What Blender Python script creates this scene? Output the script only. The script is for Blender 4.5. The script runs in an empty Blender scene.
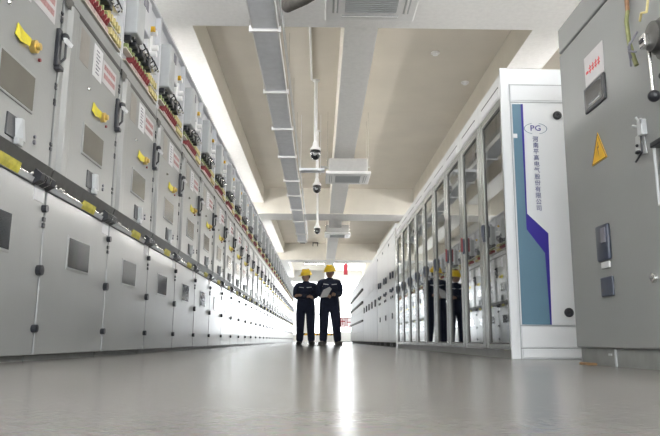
import bpy, bmesh, math, random
from mathutils import Vector, Matrix
random.seed(7)
C = bpy.context.scene.collection
PI = math.pi

# ------------------------------------------------------------ camera
cam = bpy.data.objects.new('camera', bpy.data.cameras.new('camera'))
C.objects.link(cam)
yaw, pit, rol = math.radians(0.8115), math.radians(10.543), math.radians(0.3947)
fw = Vector((math.sin(yaw)*math.cos(pit), math.cos(yaw)*math.cos(pit), math.sin(pit)))
rt = Vector((math.cos(yaw), -math.sin(yaw), 0)); up = rt.cross(fw)
r2 = rt*math.cos(rol) + up*math.sin(rol); u2 = -rt*math.sin(rol) + up*math.cos(rol)
m = Matrix((r2, u2, -fw)).transposed().to_4x4(); m.translation = (0, 0, 0.128)
cam.matrix_world = m
cam.data.sensor_width = 36; cam.data.lens = 656.03/660*36
cam.data.clip_start = 0.02; cam.data.clip_end = 200
bpy.context.scene.camera = cam

# ------------------------------------------------------------ world, exposure
w = bpy.data.worlds.new('world'); bpy.context.scene.world = w; w.use_nodes = True
w.node_tree.nodes['Background'].inputs[0].default_value = (0.85, 0.92, 1, 1)
w.node_tree.nodes['Background'].inputs[1].default_value = 1.0
vs = bpy.context.scene.view_settings
vs.view_transform = 'Standard'; vs.look = 'None'; vs.exposure = 0.26; vs.gamma = 1
BACK_FILL = 8.0        # fill glow of unseen windows added behind the camera
WINDOW_POWER = 17.0      # daylight through the far glazing
FILL_UPLIGHT = 4.0          # unseen troughs added on the cabinet tops to brighten the ceiling
BATTEN_FILL = 75.0      # unseen fill tubes added behind both rows
DIM_WINDOW = 2.5         # left far panes made to glow weaker, shifting the floor's light streak

# ------------------------------------------------------------ materials
def mat(name, col, rough=0.5, metal=0.0, noise=0.0, nscale=20, bump=0.0, coat=0.0, emit=0.0, spec=0.5, bscale=None):
    M = bpy.data.materials.new(name); M.use_nodes = True
    nt = M.node_tree; b = nt.nodes['Principled BSDF']
    b.inputs['Base Color'].default_value = (*col, 1)
    b.inputs['Roughness'].default_value = rough
    b.inputs['Metallic'].default_value = metal
    b.inputs['Specular IOR Level'].default_value = spec
    if coat:
        b.inputs['Coat Weight'].default_value = coat; b.inputs['Coat Roughness'].default_value = 0.12
    if emit:
        b.inputs['Emission Color'].default_value = (*col, 1); b.inputs['Emission Strength'].default_value = emit
    if noise or bump:
        tc = nt.nodes.new('ShaderNodeTexCoord')
        n = nt.nodes.new('ShaderNodeTexNoise'); n.inputs['Scale'].default_value = nscale
        n.inputs['Detail'].default_value = 6
        nt.links.new(tc.outputs['Object'], n.inputs['Vector'])
        if noise:
            r = nt.nodes.new('ShaderNodeValToRGB')
            r.color_ramp.elements[0].position = 0.3; r.color_ramp.elements[1].position = 0.7
            r.color_ramp.elements[0].color = (*[c*(1-noise) for c in col], 1)
            r.color_ramp.elements[1].color = (*[min(1, c*(1+noise)) for c in col], 1)
            nt.links.new(n.outputs['Fac'], r.inputs['Fac']); nt.links.new(r.outputs['Color'], b.inputs['Base Color'])
        if bump:
            bp = nt.nodes.new('ShaderNodeBump'); bp.inputs['Strength'].default_value = bump; bp.inputs['Distance'].default_value = 0.02
            if bscale:
                n2 = nt.nodes.new('ShaderNodeTexNoise'); n2.inputs['Scale'].default_value = bscale
                nt.links.new(tc.outputs['Object'], n2.inputs['Vector']); nt.links.new(n2.outputs['Fac'], bp.inputs['Height'])
            else: nt.links.new(n.outputs['Fac'], bp.inputs['Height'])
            nt.links.new(bp.outputs['Normal'], b.inputs['Normal'])
    return M

def glass_mat(name, tint, refl=0.12):
    M = bpy.data.materials.new(name); M.use_nodes = True; nt = M.node_tree
    nt.nodes.clear()
    o = nt.nodes.new('ShaderNodeOutputMaterial'); mx = nt.nodes.new('ShaderNodeMixShader')
    t = nt.nodes.new('ShaderNodeBsdfTransparent'); t.inputs[0].default_value = (*tint, 1)
    g = nt.nodes.new('ShaderNodeBsdfGlossy'); g.inputs['Roughness'].default_value = 0.02
    g.inputs[0].default_value = (0.95, 0.97, 0.97, 1)
    f = nt.nodes.new('ShaderNodeFresnel'); f.inputs[0].default_value = 1.5
    a = nt.nodes.new('ShaderNodeMath'); a.operation = 'ADD'; a.inputs[1].default_value = refl; a.use_clamp = True
    nt.links.new(f.outputs[0], a.inputs[0]); nt.links.new(a.outputs[0], mx.inputs[0])
    nt.links.new(t.outputs[0], mx.inputs[1]); nt.links.new(g.outputs[0], mx.inputs[2])
    nt.links.new(mx.outputs[0], o.inputs[0])
    return M

M = {}
M['paint'] = mat('grey_cabinet_paint', (0.305, 0.315, 0.312), 0.33, noise=0.03, nscale=3, coat=0.25, bump=0.03, bscale=60)
M['carcass'] = mat('cabinet_body', (0.10, 0.105, 0.10), 0.5, noise=0.05)
M['white_paint'] = mat('pale_panel_paint', (0.66, 0.67, 0.70), 0.35, noise=0.02, nscale=3)
M['box_grey'] = mat('relay_box_paint', (0.48, 0.50, 0.51), 0.4, noise=0.03)
M['black'] = mat('black_plastic', (0.02, 0.022, 0.028), 0.35, noise=0.1)
M['slate'] = mat('dark_metal_and_shade', (0.07, 0.07, 0.066), 0.45, 0.2, noise=0.15)
M['chrome'] = mat('bright_steel', (0.72, 0.72, 0.70), 0.22, 1.0, noise=0.03)
M['brass'] = mat('brass', (0.75, 0.55, 0.18), 0.3, 0.8, noise=0.05)
M['yellow'] = mat('yellow_tag', (0.72, 0.62, 0.03), 0.4, noise=0.15, nscale=30)
M['yellow_dull'] = mat('worn_yellow_mark', (0.50, 0.45, 0.06), 0.5, noise=0.25, nscale=25)
M['red'] = mat('red_terminal', (0.26, 0.045, 0.05), 0.45, noise=0.2)
M['rail_white'] = mat('terminal_body', (0.62, 0.58, 0.50), 0.5, noise=0.1)
M['pink_base'] = mat('pale_pink_terminal_base', (0.50, 0.38, 0.36), 0.5, noise=0.1)
M['yterm'] = mat('yellow_terminal', (0.62, 0.53, 0.24), 0.45, noise=0.15)
M['green'] = mat('green_wire', (0.25, 0.30, 0.12), 0.5, noise=0.2)
M['sticker'] = mat('white_sticker', (0.72, 0.72, 0.74), 0.45, noise=0.03)
M['label_grey'] = mat('greyish_label', (0.56, 0.55, 0.56), 0.45, noise=0.03)
M['pinktext'] = mat('faded_red_print', (0.48, 0.27, 0.27), 0.5, noise=0.1)
M['darktext'] = mat('grey_print', (0.2, 0.2, 0.24), 0.5, noise=0.1)
M['beige_plate'] = mat('brown_grey_plate', (0.30, 0.28, 0.25), 0.35, noise=0.06)
M['winplate'] = mat('viewing_glass', (0.16, 0.155, 0.135), 0.12, noise=0.08, nscale=4, coat=0.6)
M['windark'] = mat('dark_viewing_glass', (0.045, 0.05, 0.055), 0.08, noise=0.3, nscale=12, coat=0.5)
M['concrete'] = mat('ceiling_concrete', (0.70, 0.655, 0.58), 0.8, noise=0.04, nscale=1.2, bump=0.06, bscale=30)
M['beam'] = mat('beam_plaster', (0.94, 0.935, 0.92), 0.8, noise=0.035, nscale=18, bump=0.08, bscale=70)
M['beam_side'] = mat('beam_side_concrete', (0.80, 0.765, 0.69), 0.8, noise=0.04, nscale=2)
M['wall'] = mat('wall_plaster', (0.80, 0.80, 0.78), 0.8, noise=0.02, nscale=2)
M['tray'] = mat('galvanised_tray', (0.86, 0.88, 0.92), 0.5, 0.05, noise=0.05, nscale=8)
M['strut'] = mat('white_strut', (0.86, 0.86, 0.86), 0.4, noise=0.02)
M['camera_white'] = mat('camera_white', (0.95, 0.95, 0.95), 0.3, noise=0.02)
M['dome'] = mat('camera_dome', (0.015, 0.017, 0.02), 0.08, noise=0.1, coat=0.6)
M['ac_white'] = mat('air_conditioner_white', (0.93, 0.93, 0.92), 0.4, noise=0.02)
M['ac_grey'] = mat('air_conditioner_casing', (0.50, 0.50, 0.49), 0.35, 0.4, noise=0.04)
M['grille'] = mat('grille_grey', (0.55, 0.56, 0.56), 0.5, noise=0.05, nscale=100)
M['insul'] = mat('black_pipe_insulation', (0.07, 0.065, 0.06), 0.8, noise=0.2)
M['alu'] = mat('satin_door_frame', (0.31, 0.32, 0.31), 0.24, 0.6, noise=0.03, nscale=4)
M['top_white'] = mat('header_white', (0.70, 0.71, 0.71), 0.35, noise=0.02)
M['end_white'] = mat('end_panel_white', (0.70, 0.72, 0.74), 0.4, noise=0.015, nscale=2)
M['teal'] = mat('teal_grey_stripe', (0.10, 0.19, 0.26), 0.4, noise=0.03, nscale=3)
M['navy_line'] = mat('dark_blue_stripe', (0.03, 0.02, 0.25), 0.4, noise=0.03)
M['text_blue'] = mat('blue_lettering', (0.06, 0.07, 0.22), 0.5, noise=0.03)
M['grey_near'] = mat('near_cabinet_paint', (0.275, 0.287, 0.283), 0.42, noise=0.025, nscale=2, coat=0.1, bump=0.03, bscale=80)
M['plinth'] = mat('plinth_steel', (0.26, 0.27, 0.26), 0.5, 0.2, noise=0.12, nscale=9)
M['plinth_light'] = mat('glazed_row_plinth', (0.27, 0.27, 0.255), 0.45, 0.2, noise=0.08, nscale=6)
M['rust'] = mat('rusty_scrap', (0.28, 0.17, 0.08), 0.8, noise=0.3, nscale=30)
M['warn'] = mat('warning_yellow', (0.80, 0.47, 0.02), 0.4, noise=0.08)
M['switchblue'] = mat('blue_black_plastic', (0.045, 0.055, 0.085), 0.35, noise=0.15)
M['cable'] = mat('olive_cable', (0.20, 0.21, 0.09), 0.5, noise=0.2)
M['cable_red'] = mat('brown_cable_end', (0.28, 0.15, 0.08), 0.5, noise=0.2)
M['overall'] = mat('navy_coverall', (0.012, 0.018, 0.042), 0.85, noise=0.25, nscale=14, bump=0.3, bscale=18)
M['skin'] = mat('skin', (0.33, 0.20, 0.145), 0.55, noise=0.06)
M['hair'] = mat('black_hair', (0.012, 0.010, 0.010), 0.6, noise=0.2)
M['helmet'] = mat('yellow_helmet', (0.82, 0.55, 0.02), 0.3, noise=0.04)
M['shoe'] = mat('work_shoe', (0.03, 0.028, 0.028), 0.5, noise=0.2)
M['shoe_grey'] = mat('grey_work_shoe', (0.11, 0.105, 0.10), 0.5, noise=0.2)
M['reflective'] = mat('reflective_strip', (0.70, 0.72, 0.74), 0.4, noise=0.05)
M['paper'] = mat('paper', (0.50, 0.50, 0.51), 0.6, noise=0.05)
M['signred'] = mat('sign_red', (0.30, 0.015, 0.03), 0.5, noise=0.05)
M['glass'] = glass_mat('door_glass', (0.80, 0.84, 0.84), 0.16)
M['breaker'] = mat('breaker_grey', (0.34, 0.36, 0.37), 0.35, noise=0.1)
M['inner'] = mat('cabinet_interior', (0.42, 0.43, 0.42), 0.4, 0.3, noise=0.06)
M['redtag'] = mat('red_tag', (0.75, 0.06, 0.07), 0.4, noise=0.05)
M['tube'] = mat('fill_tube', (1.0, 0.98, 0.95), 0.4, emit=BATTEN_FILL)
M['fill_back'] = mat('added_back_fill_pane', (0.93, 0.96, 1.0), 0.4, emit=BACK_FILL)
M['daylight_dim'] = mat('weaker_window_pane', (0.93, 0.97, 1.0), 0.4, emit=DIM_WINDOW)
M['daylight'] = mat('daylit_window_pane', (0.93, 0.97, 1.0), 0.4, emit=WINDOW_POWER)

def floor_material():
    F = bpy.data.materials.new('polished_concrete_floor'); F.use_nodes = True
    nt = F.node_tree; b = nt.nodes['Principled BSDF']; L = nt.links
    tc = nt.nodes.new('ShaderNodeTexCoord')
    n1 = nt.nodes.new('ShaderNodeTexNoise'); n1.inputs['Scale'].default_value = 1.6; n1.inputs['Detail'].default_value = 8; n1.inputs['Roughness'].default_value = .65
    n2 = nt.nodes.new('ShaderNodeTexNoise'); n2.inputs['Scale'].default_value = 55; n2.inputs['Detail'].default_value = 4
    L.new(tc.outputs['Object'], n1.inputs['Vector']); L.new(tc.outputs['Object'], n2.inputs['Vector'])
    r = nt.nodes.new('ShaderNodeValToRGB')
    r.color_ramp.elements[0].position = .3; r.color_ramp.elements[0].color = (0.195, 0.188, 0.18, 1)
    r.color_ramp.elements[1].position = .72; r.color_ramp.elements[1].color = (0.25, 0.24, 0.23, 1)
    L.new(n1.outputs['Fac'], r.inputs['Fac'])
    mx = nt.nodes.new('ShaderNodeMix'); mx.data_type = 'RGBA'; mx.blend_type = 'OVERLAY'; mx.inputs[0].default_value = .25
    L.new(r.outputs['Color'], mx.inputs[6]); L.new(n2.outputs['Color'], mx.inputs[7])
    L.new(mx.outputs[2], b.inputs['Base Color'])
    mr = nt.nodes.new('ShaderNodeMapRange'); mr.inputs['To Min'].default_value = .21; mr.inputs['To Max'].default_value = .27
    L.new(n1.outputs['Fac'], mr.inputs['Value']); L.new(mr.outputs[0], b.inputs['Roughness'])
    bp = nt.nodes.new('ShaderNodeBump'); bp.inputs['Strength'].default_value = .05; bp.inputs['Distance'].default_value = .01
    L.new(n2.outputs['Fac'], bp.inputs['Height']); L.new(bp.outputs['Normal'], b.inputs['Normal'])
    return F
M['floor'] = floor_material()

# ------------------------------------------------------------ mesh helpers
class MB:
    def __init__(s): s.bm = bmesh.new()
    def box(s, x0, x1, y0, y1, z0, z1, bev=0.0, seg=2):
        t = bmesh.new(); bmesh.ops.create_cube(t, size=1)
        for v in t.verts:
            v.co = Vector(((x0+x1)/2 + v.co.x*abs(x1-x0), (y0+y1)/2 + v.co.y*abs(y1-y0), (z0+z1)/2 + v.co.z*abs(z1-z0)))
        if bev: bmesh.ops.bevel(t, geom=t.edges[:], offset=bev, segments=seg, affect='EDGES', profile=0.5)
        s.add(t); return s
    def add(s, t, mtx=None):
        if mtx: bmesh.ops.transform(t, matrix=mtx, verts=t.verts[:])
        me = bpy.data.meshes.new('tmp'); t.to_mesh(me); t.free(); s.bm.from_mesh(me); bpy.data.meshes.remove(me)
    def cyl(s, a, b, r, r2=None, n=14):
        a, b = Vector(a), Vector(b); d = b - a
        t = bmesh.new(); bmesh.ops.create_cone(t, cap_ends=True, segments=n, radius1=r, radius2=r if r2 is None else r2, depth=d.length)
        q = d.to_track_quat('Z', 'Y').to_matrix().to_4x4(); q.translation = (a+b)/2
        s.add(t, q); return s
    def sph(s, c, r, sc=(1, 1, 1), n=16):
        t = bmesh.new(); bmesh.ops.create_uvsphere(t, u_segments=n, v_segments=n//2+2, radius=r)
        s.add(t, Matrix.Translation(c) @ Matrix.Diagonal((*sc, 1))); return s
    def tube(s, pts, r, n=10):
        for a, b in zip(pts, pts[1:]): s.cyl(a, b, r, n=n)
        for p in pts[1:-1]: s.sph(p, r, n=n)
        return s
    def lathe(s, prof, c, n=28, axis='Z'):
        t = bmesh.new(); rings = []
        for r, z in prof:
            rings.append([t.verts.new((r*math.cos(2*PI*k/n), r*math.sin(2*PI*k/n), z)) for k in range(n)])
        for A, B in zip(rings, rings[1:]):
            for k in range(n): t.faces.new((A[k], A[(k+1) % n], B[(k+1) % n], B[k]))
        t.faces.new(rings[0][::-1]); t.faces.new(rings[-1])
        mt = Matrix.Translation(c)
        if axis == 'X': mt = mt @ Matrix.Rotation(PI/2, 4, 'Y')
        if axis == 'Y': mt = mt @ Matrix.Rotation(-PI/2, 4, 'X')
        s.add(t, mt); return s
    def prism(s, pts, ext):            # pts: 3-D polygon, ext: vector
        t = bmesh.new(); e = Vector(ext)
        A = [t.verts.new(p) for p in pts]; B = [t.verts.new(Vector(p)+e) for p in pts]; n = len(pts)
        t.faces.new(A[::-1]); t.faces.new(B)
        for k in range(n): t.faces.new((A[k], A[(k+1) % n], B[(k+1) % n], B[k]))
        bmesh.ops.recalc_face_normals(t, faces=t.faces[:]); s.add(t); return s
    def build(s, name, material, parent=None, smooth=False, label=None):
        bmesh.ops.recalc_face_normals(s.bm, faces=s.bm.faces[:])
        me = bpy.data.meshes.new(name); s.bm.to_mesh(me); s.bm.free()
        me.materials.append(material)
        if smooth:
            for p in me.polygons: p.use_smooth = True
            try: me.set_sharp_from_angle(angle=math.radians(38))
            except Exception: pass
        o = bpy.data.objects.new(name, me); C.objects.link(o)
        if parent: o.parent = parent
        if label: o['label'] = label
        return o

def thing(name, label, cat, loc=(0, 0, 0), group=None, rz=0):
    o = bpy.data.objects.new(name, None); C.objects.link(o); o.location = loc; o.rotation_euler = (0, 0, rz)
    o.empty_display_size = .1
    o['label'] = label; o['category'] = cat
    if group: o['group'] = group
    return o
def tag(o, label, cat, group=None, kind=None):
    o['label'] = label; o['category'] = cat
    if group: o['group'] = group
    if kind: o['kind'] = kind
    return o
def struct(o): o['kind'] = 'structure'; return o
KIDS = {}
def dup(root, loc, label, skip=()):
    r = root.copy(); C.objects.link(r); r.location = loc; r['label'] = label
    def rec(src, dst, depth):
        for ch in [c for c in ALLCH[src.name]]:
            if ch.name.split('.')[0] in skip: continue
            c = ch.copy(); C.objects.link(c); c.parent = dst
            rec(ch, c, depth+1)
    rec(root, r, 0); return r
ALLCH = {}
def index(root):
    ALLCH[root.name] = list(root.children)
    for c in root.children: index(c)
def text_mesh(s, size, name, material, parent, mtx, depth=0.001, align='CENTER', label=None):
    cu = bpy.data.curves.new(name, 'FONT'); cu.body = s; cu.size = size; cu.align_x = align; cu.align_y = 'CENTER'; cu.extrude = depth; cu.resolution_u = 2
    t = bpy.data.objects.new('tmp_text', cu); C.objects.link(t)
    dg = bpy.context.evaluated_depsgraph_get()
    me = bpy.data.meshes.new_from_object(t.evaluated_get(dg)); bpy.data.objects.remove(t); bpy.data.curves.remove(cu)
    me.materials.clear(); me.materials.append(material); me.transform(mtx)
    o = bpy.data.objects.new(name, me); C.objects.link(o); o.parent = parent
    if label: o['label'] = label
    return o

# ------------------------------------------------------------ setting
YB, YF = -7.0, 47.0; XLW, XRW = -3.6, 5.6; ZC = 5.03; ZB = 4.53; ZD = 4.17
struct(MB().box(XLW, XRW, YB, YF, -.2, 0).build('floor', M['floor']))
struct(MB().box(XLW, XRW, YB, YF, ZC, ZC+.2).build('ceiling', M['concrete']))
struct(MB().box(XLW-.2, XLW, YB, YF, 0, ZC).build('wall_left', M['wall']))
struct(MB().box(XRW, XRW+.2, YB, YF, 0, ZC).build('wall_right', M['wall']))
wb = MB().box(XLW, XRW, YB-.2, YB, 0, .25).box(XLW, XRW, YB-.2, YB, 4.4, ZC)
for a, b in ((-3.6, -3.2), (-.6, -.2), (2.2, 2.6), (5.2, 5.6)): wb.box(a, b, YB-.2, YB, .25, 4.4)
struct(wb.build('wall_back', M['wall']))
for q, (a, b) in enumerate(((-3.2, -.6), (-.2, 2.2), (2.6, 5.2))):  # unseen rear windows added to throw fill light forward
    f = MB()
    for x in (a, (a+b)/2-.03, b-.06): f.box(x, x+.06, YB-.14, YB-.08, .25, 4.4)
    for z in (.25, 2.3, 4.34): f.box(a, b, YB-.14, YB-.08, z, z+.06)
    f = struct(f.build('window_%d' % (q+5), M['strut']))
    MB().box(a+.01, b-.01, YB-.12, YB-.10, .26, 4.39).build('pane', M['fill_back'], f)
wf = MB()
wf.box(XLW, XRW, YF, YF+.25, 0, .45); wf.box(XLW, XRW, YF, YF+.25, 4.3, ZC)
cols = [(-3.6, -3.3), (-1.2, -0.9), (1.25, 1.45), (3.3, 3.6), (5.3, 5.6)]
for a, b in cols: wf.box(a, b, YF, YF+.25, .45, 4.3)
struct(wf.build('wall_far', M['wall']))
k = 0
for (a0, a), (b, b1) in zip(cols, cols[1:]):
    k += 1
    fr = MB()
    for z0, z1 in ((.45, .52), (1.9, 1.96), (3.2, 3.26), (4.23, 4.3)): fr.box(a, b, YF+.08, YF+.14, z0, z1)
    n = 3
    for j in range(n+1):
        x = a + (b-a)*j/n; fr.box(max(a, x-.03), min(b, x+.03), YF+.08, YF+.14, .45, 4.3)
    f = struct(fr.build('window_%d' % k, M['strut']))
    MB().box(a+.01, b-.01, YF+.10, YF+.12, .46, 4.29).build('pane', M['daylight' if k > 2 else 'daylight_dim'], f)
# beams: one structure object each, white plastered soffit and bare cream sides
def beam(n, x0, x1, y0, y1, z0):
    o = MB().box(x0, x1, y0, y1, z0, ZC).build('trim_%d' % n, M['beam'])
    o.data.materials.append(M['beam_side'])
    for p in o.data.polygons:
        if abs(p.normal.z) < .5: p.material_index = 1
    struct(o)
n = 1
for y0, y1 in ((-5.9, -5.1), (7.23, 8.02), (21.0, 22.2), (33.5, 34.5)):
    beam(n, XLW, XRW, y0, y1, ZD); n += 1
for x0, x1, zb in ((-2.45, -1.86, ZB), (.29, .735, ZD+.02), (3.02, 3.6, ZB)):
    for y0, y1 in ((-5.1, 7.23), (8.02, 21.0), (22.2, 33.5), (34.5, 47)):
        beam(n, x0, x1, y0, y1, zb); n += 1

# tube lamps added as fill, out of view above the aisles behind both rows
def batten(x, z, y0, y1, label):
    t = thing('fill_batten', label, 'lamp', (x, (y0+y1)/2, z), 'added fill tubes over the side aisles')
    h = (y1-y0)/2
    MB().box(-.06, .06, -h, h, .03, .09, .01).build('housing', M['strut'], t)
    MB().cyl((0, -h+.03, 0), (0, h-.03, 0), .025, n=10).build('tube', M['tube'], t)
    rods = MB()
    for y in (-h*.7, h*.7): rods.cyl((0, y, .085), (0, y, ZC-z), .006, n=6)
    rods.build('hanger', M['chrome'], t)
for i, (a, b) in enumerate(((-5, 1), (1.6, 7.4), (9.2, 15.2), (16.2, 22.2), (24.5, 35.5))):
    batten(-3.0, 4.1, a, b, 'added fill tube hidden over the aisle behind the left row, %s from the camera' % ('first', 'second', 'third', 'fourth', 'fifth')[i])
    batten(4.4, 4.1, a, b, 'added fill tube hidden over the aisle behind the right row, %s from the camera' % ('first', 'second', 'third', 'fourth', 'fifth')[i])

def trough(x, y, z, lab):  # added uplight, out of view, to lift the beams and ceiling
    t = thing('fill_trough', lab, 'lamp', (x, y, z), 'added fill-light troughs on top of the cabinets')
    MB().box(-.15, .15, -1.0, 1.0, 0, .03).box(-.15, -.13, -1.0, 1.0, .03, .10).box(.13, .15, -1.0, 1.0, .03, .10).box(-.13, .13, -1.0, -.97, .03, .10).box(-.13, .13, .97, 1.0, .03, .10).build('casing', M['strut'], t)
    l = bpy.data.lights.new('fill_light', 'AREA'); l.shape = 'RECTANGLE'; l.size = .24; l.size_y = 1.9; l.energy = FILL_UPLIGHT; l.color = (1, .98, .95)
    o = bpy.data.objects.new('fill_light', l); C.objects.link(o); o.parent = t; o.location = (0, 0, .06); o.rotation_euler = (PI, 0, 0)
for i, y in enumerate((6.2, 10.5, 15, 19.5, 26, 31)):
    trough(-2.5, y, 3.285, 'unseen fill-light trough added on the left cabinets, %s from the camera' % ('first', 'second', 'third', 'fourth', 'fifth', 'sixth')[i])
    if i < 4: trough(2.0, y if i else 6.6, 2.25 if y < 12 else 2.36, 'unseen fill-light trough added on the right cabinets, %s from the camera' % ('first', 'second', 'third', 'fourth')[i])

# ------------------------------------------------------------ left row of high-voltage switchgear
W = 1.166; Y0 = 3.758; XL = -1.6
ORD = ['first', 'second', 'third', 'fourth', 'fifth', 'sixth', 'seventh', 'eighth', 'ninth', 'tenth', 'eleventh', 'twelfth', 'thirteenth', 'fourteenth', 'fifteenth', 'sixteenth', 'seventeenth', 'eighteenth', 'nineteenth', 'twentieth']
def make_bay():
    t = thing('switchgear_cabinet', '', 'electrical cabinet', (0, 0, 0), 'tall grey switchgear cabinets of the left row')
    g = .011
    c = MB().box(-1.45, -.045, .002, W-.002, .03, 2.22)
    c.box(-1.45, -.40, .002, W-.002, 2.22, 3.27)
    c.build('body', M['carcass'], t)
    MB().box(-1.40, -.05, .01, W-.01, 0, .03).build('plinth', M['plinth'], t)
    # lower door
    ld = MB().box(-.044, 0, g, W-g, .035, .970, .006).build('lower_door', M['paint'], t)
    MB().box(-.002, .006, .37, .77, .555, .77, .004).build('window_frame', M['paint'], ld)
    MB().box(.002, .008, .385, .755, .57, .757).build('viewing_window', M['windark'], ld)
    for z in (.18, .505, .86):
        h = MB(); r = .022 if z != .505 else .03
        h.cyl((.0, W-.034, z), (.028, W-.034, z), r, n=12); h.box(.0, .02, W-.045, W-.004, z-r*.8, z+r*.6, .004)
        h.build('door_lock', M['black'], ld)
    for z in (.80, .765):
        MB().box(0, .012, W-.034, W-.006, z-.012, z+.012, .002).build('hinge_pin', M['black'], ld)
    MB().box(0, .003, -.165, -.035, .90, .985).build('rating_label', M['sticker'], ld) if False else None
    MB().box(0, .003, 1.0, 1.13, .89, .975).build('rating_label', M['sticker'], ld)
    # channel between the doors; the overhang's shaded underside is painted dark
    ch = MB().prism([(-.045, g, .992), (.0, g, .992), (.032, g, 1.10), (-.045, g, 1.10)], (0, W-2*g, 0)).build('channel', M['slate'], t)
    MB().prism([(0, g, .972), (.014, g, .972), (.024, g, .998), (.0, g, 1.002)], (0, W-2*g, 0)).build('lip', M['box_grey'], ch)
    MB().prism([(.0148, .52, .973), (.0248, .52, .999), (.031, .52, 1.03), (.004, .52, .99)], (0, .24, 0)).build('yellow_mark', M['yellow_dull'], ch)
    st = MB()
    for y in (.06, .13, .17, .90, .96): st.sph((.024, y, 1.012), .011, n=8)
    st.box(.0, .02, .06, .96, 1.004, 1.010); st.build('stud', M['chrome'], ch)
    for y, wy, mt, nm in ((.94, .05, 'black', 'clamp'), (.997, .014, 'chrome', 'clip'), (1.02, .04, 'black', 'clamp'), (1.066, .014, 'chrome', 'clip'), (1.09, .055, 'black', 'clamp')):
        MB().prism([(.015, y, .965), (.055, y, .985), (.062, y, 1.02), (.025, y, 1.05), (.0, y, 1.0)], (0, wy, 0)).build(nm, M[mt], ch)
    # upper door with a folded hinge-side edge
    z0, z1 = 1.105, 2.195
    prof = [(-.045, .022), (-.005, .022), (.0, .03), (.0, .085), (.022, .115), (.024, .13), (.024, .20), (.018, .225), (.006, .245), (.004, .26), (.004, W-.02), (-.002, W-.012), (-.045, W-.012)]
    ud = MB().prism([(x, y, z0) for x, y in prof], (0, 0, z1-z0)).build('upper_door', M['paint'], t)
    MB().box(.0, .012, .46, .875, 1.335, 1.555, .004).build('window_frame', M['paint'], ud)
    MB().box(.006, .014, .475, .86, 1.35, 1.54).build('viewing_window', M['winplate'], ud)
    MB().box(.0, .006, .31, .47, 1.93, 2.16).build('grey_plate', M['beige_plate'], ud)
    MB().sph((.012, .50, 1.80), .014, n=8).build('rivet', M['chrome'], ud)
    MB().box(.0, .007, .56, .74, 1.93, 2.165).build('notice', M['sticker'], ud)
    nt = MB()
    for j in range(7): nt.box(.006, .009, .61, .61+.10*(.5+.5*random.random()), 1.965+j*.027, 1.973+j*.027)
    nt.build('print', M['darktext'], ud)
    lab = MB().box(.0, .006, .755, 1.06, 1.96, 2.13).build('warning_label', M['label_grey'], ud)
    for row in (2.01, 2.075):
        rd = MB()
        for j in range(5):
            y = .79+j*.05
            rd.box(.005, .009, y, y+.034, row, row+.006); rd.box(.005, .009, y, y+.034, row+.016, row+.022); rd.box(.005, .009, y+.013, y+.020, row-.008, row+.028)
        rd.box(.0062, .0066, .785, 1.04, row-.010, row+.030)
        rd.build('red_print', M['pinktext'], lab)
    yt = MB(); yt.prism([(.006, .60, 1.68), (.020, .64, 1.655), (.024, .73, 1.67), (.022, .75, 1.72), (.012, .68, 1.73), (.010, .61, 1.745)], (.004, 0, 0))
    yt.build('yellow_tag', M['yellow'], ud)
    kn = MB(); kn.cyl((0, .80, 1.70), (.035, .80, 1.70), .036, n=16); kn.cyl((.035, .80, 1.70), (.055, .80, 1.70), .020, n=12)
    kn.build('brass_knob', M['brass'], ud, True)
    MB().cyl((.0, .90, 1.665), (.016, .90, 1.665), .010, n=10).build('red_button', M['red'], ud)
    # small operating handle
    MB().box(.0, .012, .60, .78, 1.14, 1.26, .004).build('handle_recess', M['black'], ud)
    hd = MB(); hd.prism([(.012, .68, 1.25), (.045, .69, 1.25), (.04, .735, 1.14), (.012, .70, 1.14)], (0, .025, 0))
    hd.box(.012, .04, .68, .74, 1.11, 1.15, .006)
    hd.build('handle_lever', M['box_grey'], ud)
    MB().cyl((0, .93, 1.195), (.014, .93, 1.195), .013, n=10).cyl((0, .93, 1.225), (.014, .93, 1.225), .009, n=10).build('button', M['darktext'], ud)
    # latch at the hinge side
    la = MB(); la.box(.0, .03, W-.075, W-.03, 1.72, 1.96, .008)
    la.tube([(.02, W-.03, 1.93), (.046, W-.016, 1.91), (.046, W-.016, 1.79), (.02, W-.03, 1.75)], .008, n=8)
    la.sph((.045, W-.035, 1.915), .026, n=10); la.box(.0, .045, W-.065, W-.012, 1.70, 1.73, .006)
    la.build('door_latch', M['black'], ud)
    MB().prism([(.05, W-.075, 1.895), (.06, W-.075, 1.895), (.078, W-.02, 1.875), (.07, W-.02, 1.855), (.05, W-.06, 1.875)], (.012, .004, .0)).build('latch_tag', M['sticker'], ud)
    for z in (2.08, 2.05, 2.03, 1.62, 1.60, 1.52, 1.50, 1.25, 1.22):
        MB().box(-.004, .012, W-.030, W-.004, z-.009, z+.009, .002).build('hinge_pin', M['black'], ud)
    # top low-voltage compartment
    tp = MB().box(-.40, -.0, .006, .03, 2.326, 3.285).box(-.40, -.0, W-.03, W-.006, 2.326, 3.285).box(-.40, 0, .006, W-.006, 3.255, 3.285)
    tp.box(-.09, -.05, .03, W-.03, 2.33, 3.255)
    tp = tp.build('control_compartment', M['white_paint'], t)
    MB().box(-.40, .0, .006, W-.006, 2.236, 2.325, .003).build('bottom_rail', M['paint'], tp)
    MB().prism([(.0, .006, 2.235), (.012, .006, 2.235), (.012, .006, 2.16)], (0, .13, 0)).build('corner_bracket', M['slate'], tp)
    MB().box(-.045, .004, .004, W-.004, 2.2, 2.232).build('door_gap', M['slate'], tp)
    bx = MB().box(-.06, .075, .12, .34, 2.60, 3.06, .012).build('relay_box', M['box_grey'], tp)
    MB().box(.073, .079, .26, .31, 2.93, 3.02).build('display', M['darktext'], bx)
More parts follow.
